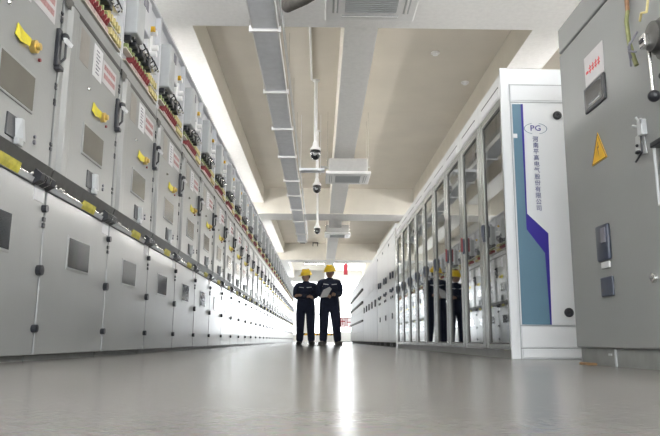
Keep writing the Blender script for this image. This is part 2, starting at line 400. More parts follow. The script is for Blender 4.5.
    b2 = MB().box(-.06, .015, .46, .74, 2.84, 3.18, .01).build('meter_box', M['white_paint'], tp)
    MB().box(.013, .018, .54, .62, 3.04, 3.14).build('display', M['darktext'], b2)
    # relay rows
    rl = MB()
    for j in range(7):
        y = .16+j*.105; rl.box(-.06, .015+.012*(j % 2), y, y+.06+.015*(j % 2), 2.555, 2.62+.03*(j % 3), .008)
    rl.box(-.06, -.03, .16, .90, 2.56, 2.61); rl.build('relay', M['black'], tp)
    rg = MB()
    for j in range(10):
        y = .14+j*.09; rg.box(-.06, .0, y, y+.03, 2.475, 2.52, .004)
    rg.box(-.06, -.04, .14, .98, 2.478, 2.515); rg.build('green_terminal', M['green'], tp)
    cr = MB()
    for j in range(9): cr.sph((.03, .2+j*.1, 2.60+.02*(j % 3)), .014, n=6)
    cr.box(-.05, .02, .2, 1.0, 2.60, 2.604); cr.build('terminal_screw', M['chrome'], tp)
    rr = MB().box(-.06, .004, .10, W-.05, 2.35, 2.362).box(-.06, .002, .10, W-.05, 2.455, 2.468)
    rr.build('terminal_rail', M['rail_white'], tp)
    red = MB(); yl = MB(); wt = MB()
    for j in range(9):
        y = .28+j*.062; red.box(-.05, .008, y, y+.012, 2.41, 2.43); red.box(-.05, .018, y+.004, y+.012, 2.43, 2.465); wt.box(-.06, .0, y-.005, y+.05, 2.36, 2.40)
    for j in range(5):
        y = .85+j*.055; yl.box(-.06, .015, y, y+.030, 2.375, 2.43, .003)
    for j in range(5):
        y = .80+j*.06; yl.box(-.06, .012, y, y+.026, 2.48, 2.54, .003)
    red.box(-.06, -.045, .27, .82, 2.40, 2.44); yl.box(-.065, -.055, .79, 1.12, 2.375, 2.54)
    red.build('red_terminals', M['red'], tp); yl.build('yellow_terminals', M['yterm'], tp); wt.build('terminal_base', M['pink_base'], tp)
    wires = MB()
    for j in range(6):
        y = .62+j*.09; wires.tube([(-.05, y, 2.64), (.005, y+.02, 2.70), (-.045, y+.05, 2.80)], .006, n=6)
    wires.build('wiring', M['black'], tp)
    sl = MB()
    for yy, zz in ((.9, 2.98), (.97, 2.86), (.93, 2.78)): sl.cyl((-.06, yy, zz), (.03, yy, zz), .028, n=10)
    sl.box(-.06, -.03, .89, .98, 2.77, 3.0); sl.build('white_connector', M['camera_white'], tp)
    MB().cyl((-.06, .82, 2.98), (.03, .82, 2.98), .026, n=12).build('yellow_lamp', M['warn'], tp)
    return t
bay = make_bay(); index(bay)
for o in list(C.objects):
    pass
SMALL = ('print', 'rivet', 'stud', 'clip', 'hinge_pin', 'terminal_screw', 'red_button', 'button', 'display', 'terminal_base', 'red_print', 'corner_bracket', 'grey_plate', 'handle_recess')
NB = 32
for i in range(-1, NB-1):
    y = Y0 + i*W
    kx = i+1
    if kx == 0: lab = 'grey switchgear cabinet cut by the left edge of the photo, nearest of its row'
    elif kx == 1: lab = 'grey switchgear cabinet with the large pale notice, first whole one from the left edge'
    elif kx < 20: lab = 'grey switchgear cabinet, %s from the camera in the left row' % ORD[kx]
    else: lab = 'sliver of grey switchgear cabinet at far end of left row, past the twentieth'
    if i == -1:
        bay.location = (XL, y, 0); bay['label'] = lab
    else:
        dup(bay, (XL, y, 0), lab, () if i < 9 else SMALL)

# ------------------------------------------------------------ right row: glazed cabinets
XR = 1.43; GW = .816; GY = 4.868; GH = 2.25
def make_glazed():
    t = thing('glazed_cabinet', '', 'electrical cabinet', (0, 0, 0), 'glass-fronted cabinets of the right row')
    b = MB()
    b.box(.9, .93, .003, GW-.003, .08, 2.2); b.box(.04, .9, .003, .02, .08, 2.2); b.box(.04, .9, GW-.02, GW-.003, .08, 2.2)
    b.box(.04, .9, .02, GW-.02, .06, .08)
    b.build('body', M['inner'], t)
    MB().box(.012, .93, .002, GW-.002, 0, .062, .003).build('plinth', M['plinth_light'], t)
    h = MB().box(0, .93, .002, GW-.002, 2.06, GH, .004).build('header', M['top_white'], t)
    MB().box(-.004, .004, .14, GW-.14, 2.075, 2.15, .003).build('name_plate', M['sticker'], h)
    MB().box(-.004, .002, .13, GW-.13, 2.15, 2.16).build('plate_slot', M['slate'], h)
    fr = MB(); s = .115
    fr.box(0, .035, .004, s, .065, 2.055, .004); fr.box(0, .035, GW-s, GW-.004, .065, 2.055, .004)
    fr.box(.001, .034, s, GW-s, .065, .105); fr.box(.001, .034, s, GW-s, 1.99, 2.054)
    d = fr.build('door', M['alu'], t)
    MB().box(.014, .020, s-.005, GW-s+.005, .10, 1.995).build('glass_pane', M['glass'], d)
    gk = MB()
    gk.box(.006, .03, s, s+.012, .105, 1.99); gk.box(.006, .03, GW-s-.012, GW-s, .105, 1.99); gk.box(.006, .03, s, GW-s, 1.978, 1.99); gk.box(.006, .03, s, GW-s, .105, .117)
    gk.build('gasket', M['slate'], d)
    l = MB().box(-.014, .0, GW-.075, GW-.045, .98, 1.13, .005); l.box(-.024, -.012, GW-.07, GW-.05, 1.02, 1.12, .004)
    l.build('latch', M['switchblue'], d)
    # equipment inside
    sh = MB()
    for z in (.42, .98, 1.52): sh.box(.25, .88, .02, GW-.02, z, z+.02)
    sh.build('shelf', M['inner'], t)
    for j, z in enumerate((.16, .70, 1.14, 1.62)):
        u = MB().box(.34, .86, .12, GW-.12, z-.05 if j else z-.08, z+.21, .01)
        u = u.build('breaker_unit', M['breaker'], t)
        v = MB()
        for q in range(3): v.box(.30, .345, .17+q*.17, .28+q*.17, z+.0, z+.16, .008)
        v.build('breaker_face', M['black'] if j % 2 else M['sticker'], u)
    bb = MB()
    for q in range(3): bb.box(.24, .262, .2+q*.18, .25+q*.18, .45, 1.95, .003)
    bb.build('busbar', M['chrome'], t)
    return t
gz = make_glazed(); index(gz)
REDS = {0: ((.45, .42), (.22, 1.37)), 1: ((.4, .36), (.5, 1.36)), 3: ((.3, 1.5),), 4: ((.3, .8),), 6: ((.3, 1.2),)}
NG = 9
for i in range(NG):
    y = GY + .03 + i*GW*1.0
    lab = ('glass-fronted cabinet nearest the camera, beside the white end panel with the blue stripe', )[0] if i == 0 else 'glass-fronted cabinet, %s from the white end panel' % ORD[i]
    if i == 0: gz.location = (XR, y, 0); gz['label'] = lab; o = gz
    else: o = dup(gz, (XR, y, 0), lab)
    for (yy, zz) in REDS.get(i, ()):
        rg = MB(); rg.lathe([(.045, -.01), (.06, -.008), (.06, .008), (.045, .01)], (.20, yy, zz), 20, 'X')
        rg.box(.2, .3, yy-.01, yy+.01, zz-.01, zz+.01)
        rg.build('red_tag', M['redtag'], o)
        wn = MB().cyl((.185, yy, zz), (.19, yy, zz), .028, n=14)
        wn.build('tag_centre', M['sticker'], o)
    if i in (1, 2):
        MB().box(-.028, -.012, GW-.078, GW-.042, 1.0, 1.14, .005).build('latch_cover', M['red'], o, label='red and black latch cover')

# white end panel facing the camera
ep = thing('end_panel', 'white end panel with teal-grey and dark blue stripes and company lettering', 'panel', (XR, GY, 0))
MB().box(-.012, 1.05, -.0, .028, .0, GH, .004).box(-.03, .03, -.014, .01, 0, GH, .004).build('sheet', M['end_white'], ep)
fx = MB(); fx.box(.05, 1.03, -.006, 0, 1.985, 2.11, .003); fx.box(.05, 1.03, -.010, 0, .085, .235, .003); fx.box(.055, 1.03, -.012, 0, .01, .075, .003)
fx.box(.05, 1.03, -.010, 0, .25, 1.955, .002)
fx.build('raised_panel', M['end_white'], ep)
sm = MB()
for z in (1.97, 2.115, .078, .242): sm.box(.045, 1.03, -.004, .001, z-.003, z+.003)
sm.box(.042, .046, -.004, .001, .0, 2.12)
sm.build('panel_joint', M['breaker'], ep)
def XZ(pts, y=-.012, d=-.002): return [(x-XR, y, z) for x, z in pts], (0, d, 0)
s = MB(); p, e = XZ([(1.485, .25), (1.485, 1.952), (1.552, 1.952), (1.552, .96), (1.682, .78), (1.694, .25)], -.010); s.prism(p, e)
s.build('teal_stripe', M['teal'], ep)
s = MB()
p, e = XZ([(1.552, 1.952), (1.570, 1.952), (1.562, 1.08), (1.715, .93), (1.704, .25), (1.694, .25), (1.682, .78), (1.552, .96)], -.010, -.003); s.prism(p, e)
s.build('blue_stripe', M['navy_line'], ep)
MB().box(1.478-XR, 1.515-XR, -.016, -.010, 1.675, 1.71, .003).build('fastener', M['sticker'], ep)
for zx in ((1.835, 1.862), (1.835, .34)):
    lk = MB().lathe([(.034, 0), (.034, .012), (.024, .02), (.012, .02), (.010, .012)], (zx[0]-XR, -.010, zx[1]), 22, 'Y')
    # lathe grows along +y; mirror it towards the camera
    for v in lk.bm.verts: v.co.y = -.020 - v.co.y
    lk.build('lock', M['black'], ep, True)
TX = Matrix.Rotation(PI/2, 4, 'X')
def on_panel(x, z, y=-.0125): return Matrix.Translation((x-XR, y, z)) @ TX
text_mesh('PG', .07, 'logo_letters', M['navy_line'], ep, on_panel(1.66, 1.755) @ Matrix.Diagonal((1.0, .9, 1, 1)), .001)
oval = MB()
for kk in range(40):
    a0, a1 = 2*PI*kk/40, 2*PI*(kk+1)/40
    if abs(math.sin((a0+a1)/2)) > .97: continue
    P = lambda a, r: (1.66-XR+(.085+r)*math.cos(a), -.0125, 1.753+(.042+r*.6)*math.sin(a))
    oval.prism([P(a0, 0), P(a1, 0), P(a1, .005), P(a0, .005)], (0, -.001, 0))
oval.build('logo_oval', M['teal'], ep)
for j, chh in enumerate('河南平高电气股份有限公司'):
    text_mesh(chh, .046, 'character', M['text_blue'], ep, on_panel(1.655-.0*j, 1.665-j*.0495))

# ------------------------------------------------------------ white control cabinets past the glass doors
def white_cab(i, y0, wd, label, grp, kind):
    t = thing('control_cabinet', label, 'electrical cabinet', (XR+.0, y0, 0), grp)
    g = .006; top = 2.36 if kind != 2 else 2.3
    MB().box(.03, .95, g, wd-g, .09, top, .004).build('body', M['top_white'] if kind < 2 else M['box_grey'], t)
    ft = MB()
    for q in (.1, wd-.2): ft.box(.06, .9, q, q+.1, 0, .09)
    ft.build('foot', M['slate'], t)
    if kind == 0:
        d = MB().box(0, .03, g, wd-g, .12, top-.16, .005).build('door', M['top_white'], t)
        MB().box(0, .03, g, wd-g, top-.15, top, .005).build('header', M['top_white'], t)
        for yy, zz, r in ((.35, 1.40, .07), (.8, 1.42, .07), (.35, 1.12, .035), (.55, 1.1, .035), (.8, 1.12, .035)):
            MB().lathe([(r*.8, -.03), (r, -.024), (r, 0)], (-.0, yy, zz), 20, 'X').build('round_meter', M['switchblue'], d)
        MB().box(-.015, .0, .45, .6, .55, .66, .005).build('switch', M['black'], d)
        for yy in (.42, .70): MB().box(-.02, 0, yy, yy+.03, .95, 1.0, .005).build('toggle', M['black'], d)
        MB().cyl((-.015, wd-.2, 2.1), (0, wd-.2, 2.1), .03).build('lamp', M['breaker'], t)
    elif kind == 1:
        d = MB().box(0, .03, g, wd-g, .12, top-.16, .005).build('door', M['white_paint'], t)
        MB().box(-.03, 0, wd*.35, wd*.45, .98, 1.16, .006).build('handle', M['black'], d)
        MB().box(-.006, 0, wd*.25, wd*.75, 1.45, 1.65).build('name_plate', M['sticker'], d)
    else:
        for z0, z1 in ((.12, .40), (.41, .74), (.80, 1.1), (1.11, 1.34), (1.42, 1.76), (1.84, 2.2)):
            dd = MB().box(0, .03, g, wd-g, z0, z1, .005).build('drawer', M['white_paint'], t)
        for z in (.77, 1.38, 1.80):
            MB().box(-.05, .03, .002, wd-.002, z-.03, z+.03, .004).build('rail', M['slate'], t)
    return t
GE = GY + .03 + NG*GW
for i in range(3):
    white_cab(i, GE+.25+i*1.33, 1.33, 'white control cabinet with round meters, %s after the glass doors' % ORD[i], 'white metering cabinets', 0)
yb = GE+.25+4.0
MB_ = MB().box(0, .95, GE+.005, GE+.245, 0, 2.25, .004)
o = MB_.build('filler_panel', M['alu']); o.location = (XR, 0, 0); tag(o, 'plain grey filler column closing the row of glass doors', 'panel')
for i in range(5):
    white_cab(i, yb+.06+i*1.06, 1.06, 'white cabinet with black handle, %s past the metering cabinets' % ORD[i], 'white cabinets with handles', 1)
yc = yb+.06+5*1.06
for i in range(8):
    white_cab(i, yc+.1+i*1.12, 1.12, 'pale drawer cabinet with dark rails, %s from the camera in the far right row' % ORD[i], 'drawer cabinets at the far right', 2)

# ------------------------------------------------------------ near grey cabinet on the right
XG = 1.567
t = thing('marshalling_cabinet', 'large dark grey cabinet with warning triangle at the right edge', 'electrical cabinet', (XG, 2.2, 0))
def gp(y): return y-2.2
MB().box(.03, 1.3, 0, gp(4.05), .095, 2.17, .006).build('body', M['grey_near'], t)
d = MB().box(0, .032, .0, gp(4.055), .095, 1.985, .010).build('door', M['grey_near'], t)
MB().box(0, .032, .0, gp(4.055), 1.998, 2.17, .010).build('header', M['grey_near'], t)
MB().box(.02, 1.25, 0, gp(4.03), .0, .093).build('plinth', M['plinth'], t)
MB().box(.014, .022, gp(3.55), gp(3.57), .0, .09).box(.016, .024, gp(3.61), gp(3.65), .055, .066).build('plinth_joint', M['box_grey'], t)
dd = MB().box(-.014, .002, gp(3.40), gp(3.675), 1.445, 1.60, .008).build('display_frame', M['black'], d)
MB().box(-.016, -.012, gp(3.425), gp(3.645), 1.465, 1.58).build('screen', M['windark'], dd)
MB().box(-.018, -.016, gp(3.46), gp(3.60), 1.478, 1.484).build('screen_mark', M['box_grey'], dd)
lb = MB().box(-.003, .001, gp(3.405), gp(3.66), 1.61, 1.79).build('notice', M['label_grey'], d)
rp = MB()
for j in range(4):
    y = gp(3.45)+j*.04
    rp.box(-.005, -.002, y, y+.028, 1.68, 1.688); rp.box(-.005, -.002, y, y+.028, 1.70, 1.707); rp.box(-.005, -.002, y+.01, y+.016, 1.67, 1.72)
rp.box(-.005, -.002, gp(3.61), gp(3.64), 1.68, 1.695)
rp.build('red_print', M['redtag'], lb)
wt = MB().prism([(-.002, gp(3.645), 1.125), (-.002, gp(3.445), 1.125), (-.002, gp(3.545), 1.295)], (-.003, 0, 0)).build('warning_triangle', M['warn'], d)
bo = MB(); tri = [(3.638, 1.129), (3.452, 1.129), (3.545, 1.287)]
for a, b in zip(tri, tri[1:]+tri[:1]): bo.cyl((-.005, gp(a[0]), a[1]), (-.005, gp(b[0]), b[1]), .0022, n=6)
bo.prism([(-.005, gp(3.552), 1.245), (-.005, gp(3.535), 1.205), (-.005, gp(3.548), 1.205), (-.005, gp(3.54), 1.155), (-.005, gp(3.562), 1.215), (-.005, gp(3.549), 1.215)], (-.001, 0, 0))
bo.build('lightning_mark', M['rust'], wt)
# handle cover and switch
hc = MB(); hc.box(-.022, 0, gp(3.475), gp(3.63), .565, .765, .012)
hc = hc.build('swing_handle', M['switchblue'], d, True)
MB().box(-.028, -.02, gp(3.49), gp(3.55), .66, .745, .004).build('handle_window', M['darktext'], hc)
MB().box(-.012, 0, gp(3.50), gp(3.60), .525, .56, .004).build('label_tab', M['sticker'], d)
MB().box(-.012, 0, gp(3.475), gp(3.625), .372, .478, .006).build('socket_cover', M['switchblue'], d)
MB().lathe([(.012, -.018), (.022, -.012), (.024, 0)], (0, gp(3.05), .425), 18, 'X').build('lock', M['chrome'], d)
# operating mechanism
mech = MB().lathe([(.085, 0), (.085, .035), (.07, .04), (.068, .07), (.04, .075)], (0, gp(2.765), 1.50), 26, 'X')
for v in mech.bm.verts: v.co.x = -v.co.x
mech = mech.build('operating_head', M['slate'], d, True)
MB().box(-.10, -.06, gp(2.77), gp(2.825), 1.46, 1.52, .006).build('face_plate', M['chrome'], mech)
MB().box(-.104, -.098, gp(2.78), gp(2.815), 1.482, 1.498).build('slot', M['black'], mech)
MB().lathe([(.06, 0), (.06, .09), (.045, .10)], (-.04, gp(2.74), 1.44), 16, 'X').build('gear_cap', M['slate'], mech)
sh = MB().cyl((-.05, gp(2.83), 1.46), (-.05, gp(2.827), 1.25), .0085, n=10).build('shaft', M['chrome'], d)
MB().sph((-.05, gp(2.823), 1.235), .028, (1, 1, 1.0)).build('knob', M['black'], sh, True)
lt = MB(); lt.prism([(-.004, gp(3.01), 1.02), (-.004, gp(3.12), 1.04), (-.004, gp(3.11), 1.13), (-.004, gp(3.03), 1.14)], (-.004, 0, 0))
lt.box(-.03, 0, gp(3.0), gp(3.045), 1.11, 1.19, .005); lt.tube([(-.02, gp(3.03), 1.18), (-.03, gp(3.045), 1.21)], .006); lt.tube([(-.02, gp(3.02), 1.16), (-.035, gp(2.99), 1.185)], .006); lt.tube([(-.02, gp(3.04), 1.16), (-.035, gp(3.075), 1.175)], .006)
lt = lt.build('latch_plate', M['box_grey'], d)
lr = MB().tube([(-.02, gp(3.03), 1.12), (-.02, gp(3.03), 1.03), (-.02, gp(3.10), 1.0)], .005)
lr.sph((-.012, gp(3.085), 1.045), .014, (1, 1.5, .7)); lr.sph((-.012, gp(3.09), 1.08), .008)
lr.build('latch_rod', M['black'], lt)
pr = MB().cyl((-.03, gp(2.90), 1.03), (-.03, gp(2.895), .74), .007, n=8)
pr = pr.build('lower_rod', M['box_grey'], d)
MB().box(-.05, -.0, gp(2.79), gp(2.90), 1.01, 1.035, .004).build('rod_bracket', M['black'], pr)
MB().sph((-.02, gp(2.79), 1.32), .018).build('rod_guide', M['black'], d)
# cable
cb = MB().tube([(-.02, gp(3.06), 1.78), (-.035, gp(3.05), 1.72), (-.04, gp(3.03), 1.60), (-.035, gp(3.005), 1.50), (-.03, gp(2.995), 1.46)], .011, n=10)
o = cb.build('cable', M['cable'], t, True)
MB().tube([(-.015, gp(3.08), 2.0), (-.012, gp(3.075), 1.90), (-.02, gp(3.06), 1.78)], .0115, n=10).build('cable_sleeve', M['cable_red'], o, True)
w1 = MB().tube([(-.05, gp(3.0), 1.53), (-.07, gp(2.97), 1.56), (-.06, gp(2.93), 1.58)], .005, n=6).tube([(-.05, gp(3.0), 1.50), (-.075, gp(2.97), 1.52), (-.06, gp(2.93), 1.50)], .005, n=6).tube([(-.05, gp(3.01), 1.46), (-.08, gp(2.96), 1.54), (-.05, gp(2.92), 1.60)], .005, n=6)
w1.build('wire_loop', M['darktext'], o)
MB().tube([(-.03, gp(2.93), 1.66), (-.04, gp(2.89), 1.68), (-.03, gp(2.86), 1.67), (-.03, gp(2.84), 1.72)], .006, n=6).build('yellow_wire', M['yterm'], o)
# scraps of packing at the foot
sc = MB().box(1.50, 1.55, 3.72, 3.86, 0, .012, .004)
o = sc.build('packing_scrap', M['rust']); tag(o, 'small brown packing scrap lying at the foot of the dark grey cabinet', 'scrap')

# ------------------------------------------------------------ overhead
tr = thing('cable_tray', 'long grey cable tray hanging under the ceiling left of the cameras', 'cable tray', (-.735, 0, 4.03))
MB().box(-.155, .155, 3.0, 26.5, 0, .004).box(-.155, -.150, 3.0, 26.5, 0, .10).box(.150, .155, 3.0, 26.5, 0, .10).build('tray', M['tray'], tr)
MB().box(-.17, -.155, 3.0, 26.5, -.012, .09, .002).box(.155, .17, 3.0, 26.5, -.012, .09, .002).build('side_rail', M['strut'], tr)
for y in (3.85, 5.85, 7.81, 9.94, 11.8, 13.71, 15.88, 17.61, 19.6, 21.6, 24.2, 26.0):
    st = MB().box(-.19, .19, y-.022, y+.022, -.04, -.002, .003).build('strut', M['strut'], tr)
    zt = (ZD if 7.2 < y < 8.05 or 20.9 < y < 22.3 else ZC)-4.03
    MB().cyl((-.20, y, -.03), (-.20, y, zt), .006, n=6).cyl((.20, y, -.03), (.20, y, zt), .006, n=6).build('threaded_rod', M['chrome'], st)
    for ss in (-1, 1): MB().box(ss*.19-.015, ss*.19+.015, y-.02, y+.02, -.045, .03, .003).build('clamp', M['strut'], st)
MB().box(-.10, .10, 26.5, 26.56, -.03, .10, .005).build('end_cap', M['slate'], tr)
# cables beside the tray
o = MB().tube([(-.515, 4, 4.10), (-.515, 26, 4.10)], .009, n=6).tube([(-.50, 4, 4.13), (-.50, 26, 4.13)], .006, n=6).box(-.52, -.495, 4.0, 4.02, 4.08, 4.15).build('conduit', M['box_grey'])
tag(o, 'thin grey conduits running along the right edge of the cable tray', 'conduit')

def ptz(y, x, label, zc=3.79):
    t = thing('security_camera', label, 'security camera', (x, y, ZC), 'dome cameras on white poles')
    L = zc - ZC
    MB().cyl((0, 0, L+.12), (0, 0, -.008), .034, n=16).build('pole', M['camera_white'], t, True)
    MB().lathe([(.07, 0), (.07, -.015), (.03, -.03)], (0, 0, 0), 20).build('flange', M['camera_white'], t, True)
    MB().lathe([(.03, .16), (.045, .13), (.06, .06), (.10, .0), (.105, -.02), (.095, -.03)], (0, 0, L), 26).build('housing', M['camera_white'], t, True)
    hb = MB().lathe([(.085, -.03), (.10, -.05), (.10, -.10), (.088, -.15), (.06, -.19), (.02, -.21), (.002, -.212)], (0, 0, L), 26).build('dome', M['dome'], t, True)
    MB().lathe([(.035, 0), (.035, .02), (.03, .022)], (-.01, -.095, L-.12), 16, 'Y').build('lens', M['breaker'], hb)
ptz(11.9, -.115, 'white dome camera on the longest-looking ceiling pole, nearest of three', 3.66)
ptz(15.0, -.10, 'white dome camera hanging just below the nearest one, middle of three', 3.72)
ptz(20.3, -.11, 'small white dome camera above the workers, farthest of three', 3.60)
o = MB().tube([(-.20, 8.03, ZC-.021), (-.20, 11.82, ZC-.021)], .02, n=10).build('conduit', M['camera_white'], None, True)
tag(o, 'white conduit on the ceiling leading to the nearest camera pole', 'conduit')

def cassette(xc, yc, zc, label):
    t = thing('air_conditioner', label, 'air conditioner', (xc, yc, zc), 'ceiling cassettes in a line')
    MB().box(-.42, .42, -.42, .42, .06, .36, .02).build('casing', M['ac_grey'], t)
    p = MB().box(-.48, .48, -.48, .48, .0, .062, .015).build('panel', M['ac_white'], t)
    g = MB().box(-.27, .27, -.27, .27, -.006, .002)
    g = g.build('grille', M['grille'], p)
    gl = MB()
    for j in range(14): gl.box(-.265, .265, -.26+j*.04, -.252+j*.04, -.011, -.005)
    gl.build('grille_bars', M['box_grey'], g)
    v = MB()
    for ss in (-1, 1):
        v.box(ss*.37-.03, ss*.37+.03, -.30, .30, -.004, .002); v.box(-.30, .30, ss*.37-.03, ss*.37+.03, -.004, .002)
    v.build('air_slot', M['grille'], p)
    bl = MB()
    for ss in (-1, 1): bl.box(ss*.37-.012, ss*.37+.012, -.30, .30, -.010, -.002, .003); bl.box(-.30, .30, ss*.37-.012, ss*.37+.012, -.010, -.002, .003)
    bl.build('louvre', M['ac_white'], p)
    for sx in (-.44, .44):
        for sy in (-.3, .3): MB().cyl((sx, sy, .2), (sx, sy, ZC-zc), .006, n=6).box(sx-.03, sx+.03, sy-.02, sy+.02, .19, .21).build('hanger', M['chrome'], t)
cassette(.50, 6.1, 3.52, 'large white cassette air conditioner with mesh grille, cut by the top edge')
cassette(.575, 13.98, 3.60, 'white cassette air conditioner with grey casing beside the dome cameras')
cassette(.62, 24.2, 3.95, 'small distant cassette air conditioner right above the two workers')
br = thing('branch_tray', 'short grey branch tray from the cable tray to the middle air conditioner', 'cable tray', (0, 13.75, 3.70))
MB().box(-.48, .07, -.10, .10, 0, .008).box(-.48, .07, -.10, -.092, 0, .06).box(-.48, .07, .092, .10, 0, .06).build('tray', M['tray'], br)
r = MB()
for x in (-.45, -.02): r.cyl((x, .13, .0), (x, .13, ZC-3.70), .006, n=6); r.box(x-.015, x+.015, -.14, .14, -.03, -.002)
r.build('hanger', M['strut'], br)
o = MB().tube([(-.02, 14.0, 3.88), (.05, 14.0, 3.87), (.135, 14.0, 3.86)], .03, n=10).build('refrigerant_pipe', M['ac_grey'], None, True)
tag(o, 'short grey pipe entering the side of the middle air conditioner', 'pipe')
o = MB().tube([(-.40, 6.85, 4.9), (-.40, 6.85, 3.83), (-.2, 6.6, 3.79), (-.06, 6.40, 3.77)], .07, n=14).build('insulated_pipe', M['insul'], None, True)
tag(o, 'black insulated pipe beside the nearest air conditioner', 'pipe')
b2 = MB().box(-.41, -.37, 33.1, 33.15, 4.82, ZC).box(-.17, -.13, 33.1, 33.15, 4.82, ZC).box(-.41, -.13, 33.1, 33.15, ZC-.06, ZC-.01)
o = b2.build('ceiling_bracket', M['black']); tag(o, 'small black bracket on the far ceiling above the workers', 'bracket')
for (x, y, l) in ((1.95, 10.6, 'nearer'), (2.75, 11.9, 'farther')):
    t = thing('smoke_detector', 'small round ceiling detector right of the centre beam, %s one' % l, 'detector', (x, y, ZC), 'ceiling detectors')
    MB().lathe([(.075, 0), (.075, -.02), (.06, -.03)], (0, 0, 0), 22).build('base', M['beam'], t, True)
    MB().lathe([(.045, -.028), (.045, -.05), (.02, -.055)], (0, 0, 0), 18).build('sensor', M['camera_white'], t, True)

# lamps in the last bay
for i, (x, y) in enumerate(((-1.3, 39.5), (-.4, 42.0), (1.9, 39.5), (1.2, 42.0))):
    t = thing('ceiling_lamp', 'bright flat lamp on the far ceiling, %s' % ('left of the workers', 'above the left worker', 'right above the drawer cabinets', 'above the right worker')[i], 'lamp', (x, y, ZC))
    MB().box(-.65, .65, -.2, .2, -.09, 0, .01).build('frame', M['strut'], t)
    MB().box(-.62, .62, -.17, .17, -.098, -.085).build('diffuser', M['daylight'], t)

# ------------------------------------------------------------ far end: signs and barrier
sg = thing('wall_sign', 'red and white sign low on the far wall beside the right worker', 'sign', (1.86, YF-.03, 1.38))
MB().box(-.42, .42, 0, .025, -.36, .36).build('board', M['sticker'], sg)
rr = MB()
for x0, x1, z0, z1 in ((-.40, -.34, -.34, .34), (-.40, -.05, .28, .34), (-.40, -.05, -.34, -.28), (-.11, -.05, -.34, .34), (-.27, -.2, -.2, .22), (-.34, -.11, .02, .09), (.03, .09, -.34, .34), (.03, .38, .28, .34), (.03, .38, -.34, -.28), (.03, .38, -.03, .03), (.32, .38, -.34, .34)):
    rr.box(x0, x1, -.008, 0, z0, z1)
rr.build('red_marks', M['signred'], sg)
bn = thing('hanging_banner', 'narrow red banner hanging under the far ceiling right of the workers', 'banner', (1.55, 40, 4.05))
MB().box(-.12, .12, -.02, .02, 0, .68, .005).build('cloth', M['signred'], bn)
MB().cyl((0, 0, .68), (0, 0, ZC-4.05), .01, n=6).build('cord', M['chrome'], bn)
cb = thing('low_cupboard', 'low white cupboard under the red sign at the far end', 'cupboard', (1.9, YF-.45, 0))
MB().box(-.5, .5, -.3, .3, 0, .72, .01).build('body', M['ac_white'], cb)
MB().box(-.46, -.01, -.315, -.3, .05, .68, .004).build('door', M['ac_white'], cb); MB().box(.01, .46, -.315, -.3, .05, .68, .004).build('door', M['ac_white'], cb)
MB().box(-.46, .46, -.50, -.31, 0, .04).build('step', M['black'], cb)
hz = thing('hazard_barrier', 'low yellow and black striped barrier at the far end between the workers', 'barrier', (0, 43, 0))
MB().box(-1.5, .95, -.02, .02, .42, .56).build('board', M['warn'], hz)
st = MB()
for j in range(8):
    x = -1.45+j*.3; st.prism([(x, -.024, .421), (x+.12, -.024, .421), (x+.22, -.024, .559), (x+.10, -.024, .559)], (0, .003, 0))
st.build('stripe', M['black'], hz)
for x in (-1.4, -.3, .85): MB().box(x-.04, x+.04, -.15, .15, 0, .43, .01).build('leg', M['ac_white'], hz)

# ------------------------------------------------------------ the two workers
def skin_obj(name, nodes, edges, material, parent, sub=2, root=0):
    me = bpy.data.meshes.new(name); me.from_pydata([n[0] for n in nodes], edges, [])
    o = bpy.data.objects.new('tmp_skin', me); C.objects.link(o)
    if not me.skin_vertices: 
        bpy.context.view_layer.objects.active = o
    md = o.modifiers.new('s', 'SKIN'); md.use_smooth_shade = True
    if not me.skin_vertices:
        bm = bmesh.new(); bm.from_mesh(me); bm.verts.layers.skin.verify(); bm.to_mesh(me); bm.free()
    for i, n in enumerate(nodes):
        r = n[1]; r = (r, r) if isinstance(r, (int, float)) else r
        me.skin_vertices[0].data[i].radius = r
        me.skin_vertices[0].data[i].use_root = (i == root)
    sd = o.modifiers.new('sub', 'SUBSURF'); sd.levels = sub; sd.render_levels = sub
    dg = bpy.context.evaluated_depsgraph_get()
    m2 = bpy.data.meshes.new_from_object(o.evaluated_get(dg)); bpy.data.objects.remove(o)
    m2.materials.clear(); m2.materials.append(material)
    for p in m2.polygons: p.use_smooth = True
    ob = bpy.data.objects.new(name, m2); C.objects.link(ob); ob.parent = parent
    return ob

